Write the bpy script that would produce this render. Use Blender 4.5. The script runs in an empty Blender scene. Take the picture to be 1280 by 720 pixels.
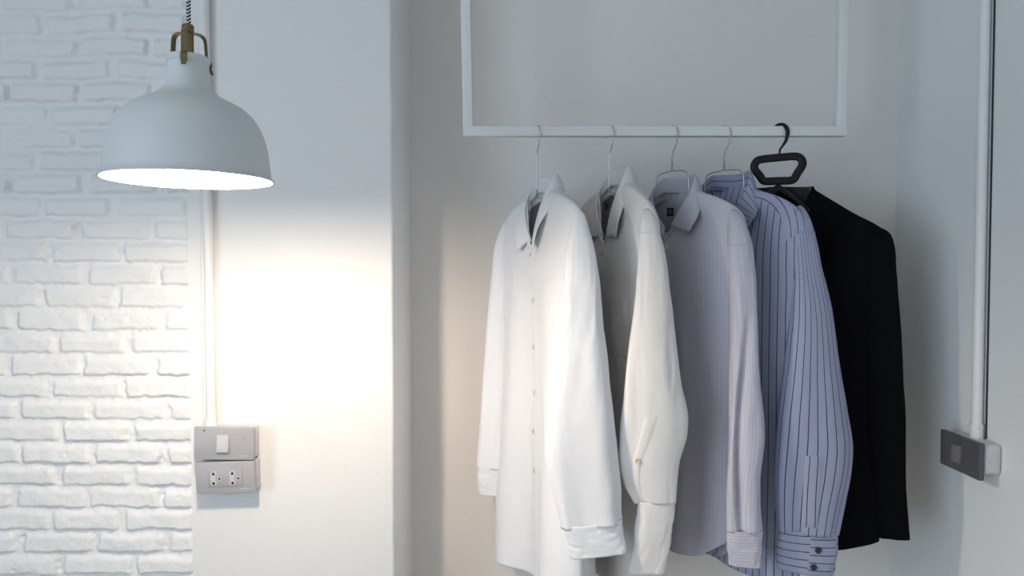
import bpy, bmesh, math, random
import numpy as np
from mathutils import Vector, Matrix

random.seed(4)
RNG = np.random.default_rng(7)
S = bpy.context.scene
COL = S.collection
PI = math.pi

# ------------------------------------------------------------------ camera
F = 870.0
CAMZ = 1.60
PITCH = math.atan(25.0 / F)
cam_d = bpy.data.cameras.new('camera')
cam = bpy.data.objects.new('camera', cam_d)
COL.objects.link(cam)
cam.location = (0, 0, CAMZ)
cam.rotation_euler = (PI / 2 - PITCH, 0, 0)
cam_d.sensor_width = 36.0
cam_d.lens = F / 1280.0 * 36.0
cam_d.clip_start = 0.02
S.camera = cam


def at(px, py, Y):
    """world point that lies at depth Y on the sight line of a photo pixel"""
    x = (px - 640.0) / F
    y = (360.0 - py) / F
    dy = math.cos(PITCH) + y * math.sin(PITCH)
    dz = -math.sin(PITCH) + y * math.cos(PITCH)
    k = Y / dy
    return np.array([x * k, Y, CAMZ + dz * k])


# ------------------------------------------------------------------ noise
_perm = np.random.default_rng(3).random((256, 256))


def vnoise(x, y, seed=0):
    x = np.asarray(x, float) + seed * 17.31
    y = np.asarray(y, float) + seed * 9.77
    xi = np.floor(x).astype(int); yi = np.floor(y).astype(int)
    fx = x - xi; fy = y - yi
    fx = fx * fx * (3 - 2 * fx); fy = fy * fy * (3 - 2 * fy)
    a = _perm[xi % 256, yi % 256]; b = _perm[(xi + 1) % 256, yi % 256]
    c = _perm[xi % 256, (yi + 1) % 256]; d = _perm[(xi + 1) % 256, (yi + 1) % 256]
    return ((a * (1 - fx) + b * fx) * (1 - fy) + (c * (1 - fx) + d * fx) * fy) * 2 - 1


def fbm(x, y, seed=0, o=3):
    r = 0; a = 1
    for i in range(o):
        r = r + a * vnoise(np.asarray(x) * 2 ** i, np.asarray(y) * 2 ** i, seed + i * 3)
        a *= .5
    return r


# ------------------------------------------------------------------ materials
def new_mat(name):
    m = bpy.data.materials.new(name)
    m.use_nodes = True
    nt = m.node_tree
    return m, nt, nt.nodes['Principled BSDF']


def N(nt, t, **k):
    n = nt.nodes.new(t)
    for a, b in k.items():
        setattr(n, a, b)
    return n


def mat(name, col, rough=.6, metal=0., bump=None, var=0., spec=.5, uv=False):
    """plain procedural surface: slight colour variation and a noise bump (scale, strength)"""
    m, nt, p = new_mat(name)
    p.inputs['Roughness'].default_value = rough
    p.inputs['Metallic'].default_value = metal
    p.inputs['Specular IOR Level'].default_value = spec
    tc = N(nt, 'ShaderNodeTexCoord')
    nz = N(nt, 'ShaderNodeTexNoise')
    nz.inputs['Scale'].default_value = 14
    nz.inputs['Detail'].default_value = 4
    nt.links.new(tc.outputs['Object'], nz.inputs['Vector'])
    mx = N(nt, 'ShaderNodeMix', data_type='RGBA')
    mx.inputs[6].default_value = (*[c * (1 - var) for c in col], 1)
    mx.inputs[7].default_value = (*[min(1, c * (1 + var)) for c in col], 1)
    nt.links.new(nz.outputs['Fac'], mx.inputs[0])
    nt.links.new(mx.outputs[2], p.inputs['Base Color'])
    if bump:
        nb = N(nt, 'ShaderNodeTexNoise')
        nb.inputs['Scale'].default_value = bump[0]
        nb.inputs['Detail'].default_value = 5
        nt.links.new(tc.outputs['Object'], nb.inputs['Vector'])
        b = N(nt, 'ShaderNodeBump')
        b.inputs['Strength'].default_value = bump[1]
        b.inputs['Distance'].default_value = bump[2] if len(bump) > 2 else .002
        nt.links.new(nb.outputs['Fac'], b.inputs['Height'])
        nt.links.new(b.outputs['Normal'], p.inputs['Normal'])
    return m


def cloth(name, col, line=None, period=.02, width=.08, line2=None, weave=.10, transl=.0, rough=.85, spec=.2, sheen=.08):
    """woven cloth; optional stripes that run along the cloth's own V direction (UVs are in metres)"""
    m, nt, p = new_mat(name)
    p.inputs['Roughness'].default_value = rough
    p.inputs['Specular IOR Level'].default_value = spec
    p.inputs['Sheen Weight'].default_value = sheen
    tc = N(nt, 'ShaderNodeTexCoord')
    base = N(nt, 'ShaderNodeRGB'); base.outputs[0].default_value = (*col, 1)
    out = base.outputs[0]
    sp = N(nt, 'ShaderNodeSeparateXYZ')
    nt.links.new(tc.outputs['UV'], sp.inputs[0])

    def stripes(period, width, phase, colour, out):
        a = N(nt, 'ShaderNodeMath', operation='MULTIPLY_ADD')
        a.inputs[1].default_value = 1 / period
        a.inputs[2].default_value = 50 + phase
        nt.links.new(sp.outputs[0], a.inputs[0])
        f = N(nt, 'ShaderNodeMath', operation='FRACT')
        nt.links.new(a.outputs[0], f.inputs[0])
        s = N(nt, 'ShaderNodeMath', operation='SUBTRACT'); s.inputs[1].default_value = .5
        nt.links.new(f.outputs[0], s.inputs[0])
        ab = N(nt, 'ShaderNodeMath', operation='ABSOLUTE')
        nt.links.new(s.outputs[0], ab.inputs[0])
        mr = N(nt, 'ShaderNodeMapRange')
        mr.inputs[1].default_value = width * .8
        mr.inputs[2].default_value = width * 1.2
        mr.inputs[3].default_value = 1
        mr.inputs[4].default_value = 0
        nt.links.new(ab.outputs[0], mr.inputs[0])
        mx = N(nt, 'ShaderNodeMix', data_type='RGBA')
        nt.links.new(mr.outputs[0], mx.inputs[0])
        nt.links.new(out, mx.inputs[6])
        mx.inputs[7].default_value = (*colour, 1)
        return mx.outputs[2]
    if line2:
        out = stripes(line2[1], line2[2], .3, line2[0], out)
    if line:
        out = stripes(period, width, 0, line, out)
    nt.links.new(out, p.inputs['Base Color'])
    nb = N(nt, 'ShaderNodeTexNoise')
    nb.inputs['Scale'].default_value = 900
    nt.links.new(tc.outputs['UV'], nb.inputs['Vector'])
    nb2 = N(nt, 'ShaderNodeTexNoise')
    nb2.inputs['Scale'].default_value = 28
    nb2.inputs['Detail'].default_value = 3
    nt.links.new(tc.outputs['UV'], nb2.inputs['Vector'])
    b = N(nt, 'ShaderNodeBump'); b.inputs['Strength'].default_value = weave; b.inputs['Distance'].default_value = .0006
    nt.links.new(nb.outputs['Fac'], b.inputs['Height'])
    b2 = N(nt, 'ShaderNodeBump'); b2.inputs['Strength'].default_value = .22; b2.inputs['Distance'].default_value = .004
    nt.links.new(nb2.outputs['Fac'], b2.inputs['Height'])
    nt.links.new(b.outputs['Normal'], b2.inputs['Normal'])
    nt.links.new(b2.outputs['Normal'], p.inputs['Normal'])
    if transl:
        tr = N(nt, 'ShaderNodeBsdfTranslucent')
        nt.links.new(out, tr.inputs['Color'])
        ms = N(nt, 'ShaderNodeMixShader'); ms.inputs[0].default_value = transl
        nt.links.new(p.outputs[0], ms.inputs[1]); nt.links.new(tr.outputs[0], ms.inputs[2])
        nt.links.new(ms.outputs[0], nt.nodes['Material Output'].inputs['Surface'])
    return m


def emit_mat(name, col, strength):
    m = bpy.data.materials.new(name); m.use_nodes = True
    nt = m.node_tree; nt.nodes.clear()
    e = N(nt, 'ShaderNodeEmission'); e.inputs[0].default_value = (*col, 1); e.inputs[1].default_value = strength
    o = N(nt, 'ShaderNodeOutputMaterial')
    nt.links.new(e.outputs[0], o.inputs[0])
    return m


M_PLASTER = mat('white_plaster', (.80, .80, .80), .75, bump=(170, .30, .002), var=.015)
M_RIGHT = mat('cool_white_paint', (.775, .80, .81), .7, bump=(120, .12, .002), var=.01)
M_NICHE = mat('smooth_white_paint', (.83, .80, .775), .7, bump=(120, .12, .002), var=.01)
M_BRICK = mat('white_painted_brick', (.80, .81, .82), .7, bump=(260, .35, .002), var=.03)
M_REAR = mat('grey_paint', (.30, .30, .30), .8, bump=(120, .12, .002))
M_FLOOR = mat('warm_wood_floor', (.50, .40, .30), .5, bump=(30, .1), var=.08)
M_PIPE = mat('white_painted_conduit', (.80, .80, .80), .45, bump=(60, .1))
M_RACK = mat('white_painted_steel', (.74, .76, .76), .42, bump=(80, .08))
M_GAP_SHADE = mat('gap_shade_dark', (.035, .022, .022), .8)
M_SHADE = mat('matt_white_enamel', (.62, .65, .66), .55, bump=(300, .05))
M_SHADEIN = mat('gloss_white_enamel', (.88, .88, .88), .4)
M_BRASS = mat('aged_brass', (.20, .15, .075), .45, metal=.7, var=.15, bump=(90, .1))
M_PLATE = mat('silver_grey_plastic', (.36, .36, .385), .42, var=.03)
M_PLATE2 = mat('charcoal_grey_plastic', (.085, .085, .095), .4, var=.04)
M_KEYD = mat('dark_rocker_plastic', (.17, .17, .18), .3, var=.03)
M_KEY = mat('pale_grey_plastic', (.52, .52, .53), .4)
M_HOLE = mat('black_hole', (.012, .012, .012), .7)
M_BOX = mat('white_box_plastic', (.62, .62, .61), .5)
M_WIRE = mat('galvanised_wire', (.55, .57, .60), .3, metal=1.0)
M_BLACKP = mat('black_plastic', (.007, .0065, .0075), .5, spec=.3)
M_BTN = mat('pearl_button', (.74, .71, .62), .3)
M_BTNY = mat('yellowish_button', (.70, .62, .40), .3)
M_BTND = mat('dark_button', (.03, .03, .04), .25)
M_LABEL = mat('black_label', (.012, .012, .014), .8)
M_LABTXT = mat('label_stitching', (.22, .22, .22), .8)

C_WHITE = cloth('white_cotton', (.86, .86, .88), transl=.06)
C_CREAM = cloth('warm_white_cotton', (.80, .768, .745), transl=.06)
C_GREY = cloth('grey_lavender_cotton', (.52, .51, .575), line=(.445, .435, .51), period=.0058, width=.13,
               line2=((.55, .54, .61), .0058, .10))
C_BLUE = cloth('blue_pinstripe_cotton', (.325, .345, .475), line=(.045, .05, .13), period=.0150, width=.058,
               line2=((.35, .37, .50), .0050, .12))
C_JACKET = cloth('black_wool', (.0045, .0045, .0055), weave=.3, rough=1.0, spec=.08, sheen=0)
C_LINING = cloth('charcoal_lining', (.030, .030, .036), rough=.5)


def cord_mat():
    """black and white chevron braid around the lamp cord"""
    m, nt, p = new_mat('chevron_braid')
    p.inputs['Roughness'].default_value = .8
    tc = N(nt, 'ShaderNodeTexCoord')
    sp = N(nt, 'ShaderNodeSeparateXYZ'); nt.links.new(tc.outputs['UV'], sp.inputs[0])
    fr = N(nt, 'ShaderNodeMath', operation='PINGPONG'); fr.inputs[1].default_value = .25
    nt.links.new(sp.outputs[0], fr.inputs[0])
    ad = N(nt, 'ShaderNodeMath', operation='MULTIPLY_ADD'); ad.inputs[1].default_value = 3.6
    nt.links.new(fr.outputs[0], ad.inputs[0])
    mu = N(nt, 'ShaderNodeMath', operation='MULTIPLY'); mu.inputs[1].default_value = 215
    nt.links.new(sp.outputs[1], mu.inputs[0]); nt.links.new(mu.outputs[0], ad.inputs[2])
    f2 = N(nt, 'ShaderNodeMath', operation='FRACT'); nt.links.new(ad.outputs[0], f2.inputs[0])
    gt = N(nt, 'ShaderNodeMath', operation='GREATER_THAN'); gt.inputs[1].default_value = .42
    nt.links.new(f2.outputs[0], gt.inputs[0])
    mx = N(nt, 'ShaderNodeMix', data_type='RGBA')
    nt.links.new(gt.outputs[0], mx.inputs[0])
    mx.inputs[6].default_value = (.72, .72, .74, 1); mx.inputs[7].default_value = (.012, .012, .02, 1)
    nt.links.new(mx.outputs[2], p.inputs['Base Color'])
    return m


M_CORD = cord_mat()


# ------------------------------------------------------------------ object helpers
def obj_from(name, V, Fc, m, parent=None, uvs=None, smooth=True):
    me = bpy.data.meshes.new(name)
    me.from_pydata([tuple(map(float, v)) for v in V], [], Fc)
    if uvs is not None:
        ul = me.uv_layers.new(name='UVMap')
        idx = np.zeros(len(me.loops), int); me.loops.foreach_get('vertex_index', idx)
        ul.data.foreach_set('uv', np.asarray(uvs, np.float32)[idx].ravel())
    for p in me.polygons:
        p.use_smooth = smooth
    me.materials.append(m)
    o = bpy.data.objects.new(name, me)
    COL.objects.link(o)
    if parent:
        o.parent = parent
        o.matrix_parent_inverse = Matrix.Translation(-Vector(world_loc(parent)))
    return o


def world_loc(o):
    v = Vector(o.location)
    p = o.parent
    # children are stored in world coordinates (see matrix_parent_inverse), only empties are moved
    return v


def bm_obj(name, bm, m, parent=None, smooth=False, angle=40):
    me = bpy.data.meshes.new(name)
    bmesh.ops.recalc_face_normals(bm, faces=bm.faces)
    bm.to_mesh(me); bm.free()
    if smooth:
        for p in me.polygons:
            p.use_smooth = True
        me.set_sharp_from_angle(angle=math.radians(angle))
    me.materials.append(m)
    o = bpy.data.objects.new(name, me)
    COL.objects.link(o)
    if parent:
        o.parent = parent
        o.matrix_parent_inverse = Matrix.Translation(-Vector(world_loc(parent)))
    return o


def thing(name, label, cat, loc, group=None):
    o = bpy.data.objects.new(name, None)
    COL.objects.link(o)
    o.empty_display_size = .05
    o.location = tuple(map(float, loc))
    o['label'] = label; o['category'] = cat
    if group:
        o['group'] = group
    return o


def tag(o, label, cat, group=None):
    o['label'] = label; o['category'] = cat
    if group:
        o['group'] = group
    return o


def structure(o):
    o['kind'] = 'structure'
    return o


def add_box(bm, lo, hi, bevel=0., seg=2, M=None):
    r = bmesh.ops.create_cube(bm, size=1)
    vs = r['verts']
    for v in vs:
        v.co = Vector([lo[i] + (v.co[i] + .5) * (hi[i] - lo[i]) for i in range(3)])
    if bevel:
        es = list({e for v in vs for e in v.link_edges})
        rr = bmesh.ops.bevel(bm, geom=es, offset=bevel, segments=seg, affect='EDGES', profile=.5)
        vs = list({v for f in rr['faces'] for v in f.verts} | {v for v in vs if v.is_valid})
    if M is not None:
        bmesh.ops.transform(bm, matrix=M, verts=[v for v in vs if v.is_valid])
    return vs


def add_cyl(bm, c, r, h, axis='Z', seg=32, r2=None, M=None):
    r_ = bmesh.ops.create_cone(bm, cap_ends=True, segments=seg, radius1=r, radius2=r if r2 is None else r2, depth=h)
    T = Matrix.Translation(Vector(c))
    if axis == 'Y':
        T = T @ Matrix.Rotation(PI / 2, 4, 'X')
    if axis == 'X':
        T = T @ Matrix.Rotation(PI / 2, 4, 'Y')
    if M is not None:
        T = M @ T
    bmesh.ops.transform(bm, matrix=T, verts=r_['verts'])
    return r_['verts']


def grid_faces(R, C, closed=False):
    fs = []
    cc = C if closed else C - 1
    for i in range(R - 1):
        for j in range(cc):
            a = i * C + j; b = i * C + (j + 1) % C
            fs.append((a, b, b + C, a + C))
    return fs


def lathe(prof, c, seg=96):
    """profile list (r,z) -> verts, faces of a turned surface"""
    V = []
    for r, z in prof:
        for k in range(seg):
            a = 2 * PI * k / seg
            V.append((c[0] + r * math.cos(a), c[1] + r * math.sin(a), c[2] + z))
    return V, grid_faces(len(prof), seg, True)


def catmull(P, n, closed=False):
    P = np.asarray(P, float)
    K = len(P)
    if closed:
        ts = np.arange(n) / n * K
        idx = lambda i: i % K
    else:
        ts = np.linspace(0, K - 1, n)
        idx = lambda i: np.clip(i, 0, K - 1)
    i = np.floor(ts).astype(int)
    if not closed:
        i = np.minimum(i, K - 2)
    f = (ts - i)
    f = f.reshape((-1,) + (1,) * (P.ndim - 1))
    p0, p1, p2, p3 = P[idx(i - 1)], P[idx(i)], P[idx(i + 1)], P[idx(i + 2)]
    return .5 * (2 * p1 + (p2 - p0) * f + (2 * p0 - 5 * p1 + 4 * p2 - p3) * f ** 2 + (3 * p1 - p0 - 3 * p2 + p3) * f ** 3)


def tube(pts, r, seg=10, n=None, closed=False):
    """round tube swept along a smoothed path; r is a number or one radius per path sample"""
    P = catmull(pts, n or len(pts) * 8) if n != 0 else np.asarray(pts, float)
    R = np.full(len(P), r) if np.isscalar(r) else np.interp(np.linspace(0, 1, len(P)), np.linspace(0, 1, len(r)), r)
    V = []; U = []
    T = np.gradient(P, axis=0)
    T /= np.linalg.norm(T, axis=1)[:, None] + 1e-12
    ref = np.array([.0, 1, 0]) if abs(T[0][1]) < .9 else np.array([1., 0, 0])
    nrm = np.cross(T[0], ref); nrm /= np.linalg.norm(nrm)
    L = 0
    for i in range(len(P)):
        nrm = nrm - T[i] * np.dot(nrm, T[i]); nrm /= np.linalg.norm(nrm)
        b = np.cross(T[i], nrm)
        if i:
            L += np.linalg.norm(P[i] - P[i - 1])
        for k in range(seg + 1):
            a = 2 * PI * k / seg
            V.append(P[i] + R[i] * (math.cos(a) * nrm + math.sin(a) * b)); U.append((k / seg, L))
    Fc = grid_faces(len(P), seg + 1)
    C = seg + 1
    Fc.append(tuple(range(seg - 1, -1, -1)))
    Fc.append(tuple((len(P) - 1) * C + k for k in range(seg)))
    return V, Fc, U


def merge(parts):
    V = []; Fc = []
    for p in parts:
        o = len(V)
        V += list(p[0]); Fc += [tuple(i + o for i in f) for f in p[1]]
    return V, Fc


# ------------------------------------------------------------------ the room
PILLAR_Y = 1.425
PX0 = at(236, 330, PILLAR_Y)[0]          # left edge of the plaster strip
PX1 = at(491, 330, PILLAR_Y)[0]          # right edge of the pillar
BACK_Y = 1.69
WALLX = .930
ROOM_L, ROOM_B, CEIL = -2.4, -2.8, 2.75


def wallbox(name, lo, hi, m, bevel=0):
    bm = bmesh.new(); add_box(bm, lo, hi, bevel)
    return structure(bm_obj(name, bm, m))


wallbox('floor', (ROOM_L - .1, ROOM_B - .1, -.1), (WALLX + .1, BACK_Y + .1, 0), M_FLOOR)
wallbox('ceiling', (ROOM_L - .1, ROOM_B - .1, CEIL), (WALLX + .1, BACK_Y + .1, CEIL + .1), M_NICHE)
wallbox('wall_right', (WALLX, ROOM_B, 0), (WALLX + .1, BACK_Y, CEIL), M_RIGHT)
wallbox('wall_back', (PX1 - .05, BACK_Y, 0), (WALLX + .1, BACK_Y + .1, CEIL), M_NICHE)


def pillar():
    """plaster pillar beside the brickwork; its right arris is slightly uneven"""
    nz = 160
    zs = np.linspace(0, CEIL, nz)
    V = []
    for z in zs:
        w = .0006 * float(fbm(z * 9, 1.3, 5)) + .0006 * float(vnoise(z * 60, 2.2, 8))
        r = .006
        V += [(PX0, PILLAR_Y, z), (PX1 - r + w, PILLAR_Y, z), (PX1 - r * .3 + w, PILLAR_Y + r * .3, z),
              (PX1 + w, PILLAR_Y + r, z), (PX1, BACK_Y + .05, z), (PX0, BACK_Y + .05, z)]
    o = obj_from('wall_pillar', V, grid_faces(nz, 6, True), M_PLASTER)
    o.data.set_sharp_from_angle(angle=math.radians(50))
    return structure(o)


pillar()

# a wide window lets the daylight in (out of the picture, behind the camera on the left)
WY0, WY1, WZ0, WZ1 = -2.7, -.45, .5, 2.5
wallbox('wall_rear', (ROOM_L - .1, ROOM_B - .1, 0), (WALLX + .1, ROOM_B, CEIL), M_REAR)
bm = bmesh.new()
add_box(bm, (ROOM_L - .1, ROOM_B, 0), (ROOM_L, WY0, CEIL))
add_box(bm, (ROOM_L - .1, WY1, 0), (ROOM_L, BACK_Y, CEIL))
add_box(bm, (ROOM_L - .1, WY0, 0), (ROOM_L, WY1, WZ0))
add_box(bm, (ROOM_L - .1, WY0, WZ1), (ROOM_L, WY1, CEIL))
structure(bm_obj('wall_left', bm, M_REAR))
bm = bmesh.new()
for y in (WY0, (WY0 + WY1) / 2 - .02, WY1 - .04):
    add_box(bm, (ROOM_L - .07, y, WZ0), (ROOM_L - .03, y + .04, WZ1), .003)
for z in (WZ0, WZ1 - .04):
    add_box(bm, (ROOM_L - .07, WY0, z), (ROOM_L - .03, WY1, z + .04), .003)
structure(bm_obj('window_1', bm, M_RACK))


def brick_wall():
    """white painted brickwork: one relief of uneven bricks standing proud of soft mortar joints"""
    x0, x1, z0, z1 = -2.1, PX0 + .002, .50, 2.45
    step = .0029
    nx = int((x1 - x0) / step); nz = int((z1 - z0) / step)
    xs = np.linspace(x0, x1, nx); zs = np.linspace(z0, z1, nz)
    X, Z = np.meshgrid(xs, zs)
    ch = .0463                                   # course height
    per = .151                                   # brick + joint
    zref = at(120, 382, PILLAR_Y)[2] - .001             # underside of one course in the photo
    # ragged edges
    Xw = X + .0030 * fbm(X * 60, Z * 60, 1) + .0022 * fbm(X * 14, Z * 14, 2)
    Zw = Z + .0020 * fbm(X * 70, Z * 70, 3) + .0030 * fbm(X * 9, Z * 5, 4)
    row = np.floor((Zw - zref) / ch).astype(int)
    zin = (Zw - zref) - row * ch
    xr = at(60, 382, PILLAR_Y)[0]
    jit = (np.random.default_rng(11).random(400) - .5) * .030
    off = np.where(row % 2 == 0, 0.0, per * .5) + jit[row % 400] - row * .0006
    q = (Xw - xr - off) / per
    bi = np.floor(q).astype(int)
    xin = (q - bi) * per
    h1 = _perm[(bi * 7 + row * 13) % 256, (row * 5 + 31) % 256]
    h2 = _perm[(bi * 3 + row * 11 + 90) % 256, (row * 9 + 7) % 256]
    h3 = _perm[(bi * 5 + row * 3 + 40) % 256, (row * 7 + 77) % 256]
    bw = per - .013 - .010 * h1                      # this brick's length
    bh = ch - .0115 - .004 * h2
    sx = .009 + .004 * (h3 - .5)
    dl = xin - sx; dr = sx + bw - xin
    db = zin - .0005; dt = .0005 + bh - zin
    sm = lambda d, w: np.clip(d / w + .5, 0, 1)
    s3 = lambda t: t * t * (3 - 2 * t)
    mask = s3(sm(dl, .010)) * s3(sm(dr, .010)) * s3(sm(db, .0038)) * s3(sm(dt, .014))
    amp = .0072 + .003 * (h1 - .5)
    tilt = (h2 - .5) * .005 * (zin / ch - .5) + (h3 - .5) * .004 * (xin / per - .5)
    face = .0011 * fbm(X * 45, Z * 45, 6) + .0016 * fbm(X * 13, Z * 13, 7)
    # chips out of some corners
    chip = np.clip(fbm(X * 26, Z * 34, 9) - .95, 0, .5) * .010
    h = mask * (amp + tilt + face - chip) + (1 - mask) * (.0014 * fbm(X * 30, Z * 30, 10) + .0010 * fbm(X * 90, Z * 90, 12))
    # pits in the upright joints
    pit = np.clip(-fbm(X * 22, Z * 24, 14) - .25, 0, 1) * (1 - s3(sm(np.minimum(dl, dr), .010))) * s3(sm(zin - .004, .006)) * s3(sm(bh - .004 - zin, .006))
    h = h - .008 * pit
    h = np.where(X > x1 - .004, np.minimum(h, .002), h)
    V = np.stack([X.ravel(), (PILLAR_Y + .004 - h).ravel(), Z.ravel()], 1)
    me = bpy.data.meshes.new('wall_brick')
    nf = (nx - 1) * (nz - 1)
    a = (np.arange(nz - 1)[:, None] * nx + np.arange(nx - 1)[None, :]).ravel()
    q4 = np.stack([a, a + 1, a + 1 + nx, a + nx], 1).astype(np.int32)
    me.vertices.add(len(V)); me.vertices.foreach_set('co', V.astype(np.float32).ravel())
    me.loops.add(nf * 4); me.loops.foreach_set('vertex_index', q4.ravel())
    me.polygons.add(nf); me.polygons.foreach_set('loop_start', np.arange(0, nf * 4, 4, dtype=np.int32))
    me.update(calc_edges=True)
    me.polygons.foreach_set('use_smooth', np.ones(nf, bool))
    me.materials.append(M_BRICK)
    o = bpy.data.objects.new('wall_brick', me); COL.objects.link(o)
    structure(o)
    bm = bmesh.new()
    add_box(bm, (ROOM_L - .1, PILLAR_Y + .012, 0), (PX0 + .03, PILLAR_Y + .12, CEIL))
    structure(bm_obj('wall_behind_brick', bm, M_BRICK))


brick_wall()

# ------------------------------------------------------------------ pendant lamp
LY = .88
LSC = LY / .95
LC = at(237.3, 225, LY)
LC = np.array([LC[0], LY, LC[2]])


def lamp():
    t = thing('pendant_lamp', 'white enamel dome pendant lamp, lit, hanging on a black and white braided cord', 'lamp', LC)
    t.scale = (LSC,) * 3
    prof = [(.1092, -.0005), (.1098, .0012), (.1080, .0028), (.1050, .006), (.1042, .014), (.1030, .027), (.1010, .042),
            (.0975, .0565), (.0935, .068), (.0880, .0785), (.0810, .088), (.0715, .0965), (.0610, .1025), (.0500, .108),
            (.0400, .1135), (.0335, .119), (.0295, .126), (.0273, .136), (.0262, .148), (.0255, .158), (.0255, .161)]
    V, Fc = lathe(prof, LC)
    inner = [(max(r - .0022, .001), z - .0004 if z > .004 else z) for r, z in prof][::-1]
    o = obj_from('shade', V, Fc, M_SHADE, t)
    o.data.set_sharp_from_angle(angle=math.radians(60))
    V2, F2 = lathe(inner, LC)
    # rim between the skins
    ri = len(prof)
    li = obj_from('shade_lining', V2, F2, M_SHADEIN, t)
    V, Fc = lathe([(.0226, .157), (.0262, .157), (.0280, .1595), (.0280, .163), (.0262, .1655), (.022, .1655), (.0085, .1655)], LC)
    o = obj_from('neck_ring', V, Fc, M_SHADE, t); o.data.set_sharp_from_angle(angle=math.radians(40))
    # lamp holder
    V, Fc = lathe([(.001, .1665), (.0072, .1665), (.0072, .196), (.0066, .1965), (.0066, .1985), (.0078, .199), (.0078, .207), (.0070, .2085), (.0030, .209), (.001, .209)], LC, 32)
    o = obj_from('lamp_holder', V, Fc, M_BRASS, t); o.data.set_sharp_from_angle(angle=math.radians(40))
    # three strap arms that clip over the neck ring
    for a in (math.radians(-76), math.radians(44), math.radians(166)):
        path = [(.004, .1975), (.012, .1985), (.0185, .1970), (.0222, .1925), (.0234, .184), (.0242, .172), (.0254, .1655), (.0285, .1635), (.0300, .160), (.0292, .1555), (.0300, .1520), (.0325, .1475)]
        P = catmull([(r, 0, z) for r, z in path], 60)
        T = np.gradient(P, axis=0); T /= np.linalg.norm(T, axis=1)[:, None]
        Vv = []
        for i in range(len(P)):
            nn = np.array([T[i][2], 0, -T[i][0]])
            w = .0041 if i < 50 else .0041 * (1 - .4 * (i - 50) / 10)
            for (s, d) in ((-1, -1), (1, -1), (1, 1), (-1, 1)):
                p = P[i] + nn * d * .0007
                x, y = p[0], s * w
                Vv.append((LC[0] + x * math.cos(a) - y * math.sin(a), LC[1] + x * math.sin(a) + y * math.cos(a), LC[2] + p[2]))
        fs = grid_faces(len(P), 4, True) + [(0, 1, 2, 3), (len(Vv) - 4, len(Vv) - 1, len(Vv) - 2, len(Vv) - 3)]
        o = obj_from('strap', Vv, fs, M_BRASS, t); o.data.set_sharp_from_angle(angle=math.radians(40))
    cz = (CEIL - LC[2]) / LSC
    V, Fc, U = tube([(LC[0] + .0010, LC[1], LC[2] + .205), (LC[0] + .0012, LC[1], LC[2] + .5), (LC[0] + .0012, LC[1], LC[2] + cz - .001)], .0030, 20, 60)
    obj_from('cord', V, Fc, M_CORD, t, U)
    V, Fc = lathe([(.001, cz - .03), (.012, cz - .03), (.045, cz - .012), (.05, cz - .001), (.001, cz - .001)], LC, 48)
    obj_from('ceiling_rose', V, Fc, M_SHADE, t)
    # bulb and its socket
    V, Fc = lathe([(.001, -.0115), (.008, -.0105), (.0165, -.006), (.0235, .001), (.0278, .009), (.0290, .017), (.0282, .025), (.025, .036), (.0195, .048), (.0155, .058), (.0140, .066)], LC, 48)
    obj_from('bulb', V, Fc, emit_mat('bulb_glow', (1.0, .83, .66), BULB), t)
    V, Fc = lathe([(.0135, .064), (.0150, .066), (.0150, .075), (.0185, .078), (.0185, .155), (.001, .156)], LC, 32)
    obj_from('socket', V, Fc, M_BOX, t)


BULB = 455.0
lamp()

# ------------------------------------------------------------------ hanging rail
RY = 1.45
RT = at(800, 158.5, RY)[2]; RB = at(800, 171, RY)[2]
RX0 = at(579, 165, RY)[0]; RX1 = at(1056, 165, RY)[0]


def rack():
    t = thing('hanging_rail', 'white square-tube steel hanging rail framed from the ceiling', 'clothes rail', ((RX0 + RX1) / 2, RY, RT))
    h = (RT - RB)
    y0, y1 = RY - h / 2, RY + h / 2
    bm = bmesh.new(); add_box(bm, (RX0, y0, RB), (RX1, y1, RT), .0022, 3); bm_obj('rail', bm, M_RACK, t, True)
    # uprights lean outwards a little towards the ceiling, mitred into the rail
    for x, s in ((RX0, 1), (RX1, -1)):
        bm = bmesh.new()
        vs = add_box(bm, (min(x, x + s * h), y0, RT - .0015), (max(x, x + s * h), y1, CEIL), .0022, 3)
        for v in bm.verts:
            v.co.x += -s * (v.co.z - RT) * (.018 if s > 0 else .012)
        bm_obj('upright', bm, M_RACK, t, True)
    bm = bmesh.new(); add_box(bm, (RX0 - .01, y0 + .002, CEIL - .02), (RX1 + .01, y1 - .002, CEIL - .0005), .002); bm_obj('top_rail', bm, M_RACK, t, True)


rack()


# ------------------------------------------------------------------ switches, sockets, conduits
def plate_bm(w, h, d, bev=.0025):
    bm = bmesh.new(); add_box(bm, (-w / 2, -d, -h / 2), (w / 2, 0, h / 2), bev, 3)
    return bm


def place(o, M):
    o.data.transform(M)


def frame(origin, right, out):
    """matrix whose X runs along the wall, -Y comes out of the wall"""
    r = Vector(right).normalized(); o_ = Vector(out).normalized(); z = Vector((0, 0, 1))
    m = Matrix.Identity(4)
    for i in range(3):
        m[i][0] = r[i]; m[i][1] = -o_[i]; m[i][2] = z[i]; m[i][3] = origin[i]
    return m


def rocker(M, w, h, y, m, t):
    bm = bmesh.new()
    add_box(bm, (-w / 2, y - .004, -h / 2), (w / 2, y + .001, h / 2), .0012, 2)
    for v in bm.verts:
        if v.co.y < y - .001:
            v.co.y -= .0022 * (v.co.z / h * -1 + .5)
    o = bm_obj('rocker', bm, m, t, True); place(o, M)
    return o


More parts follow.
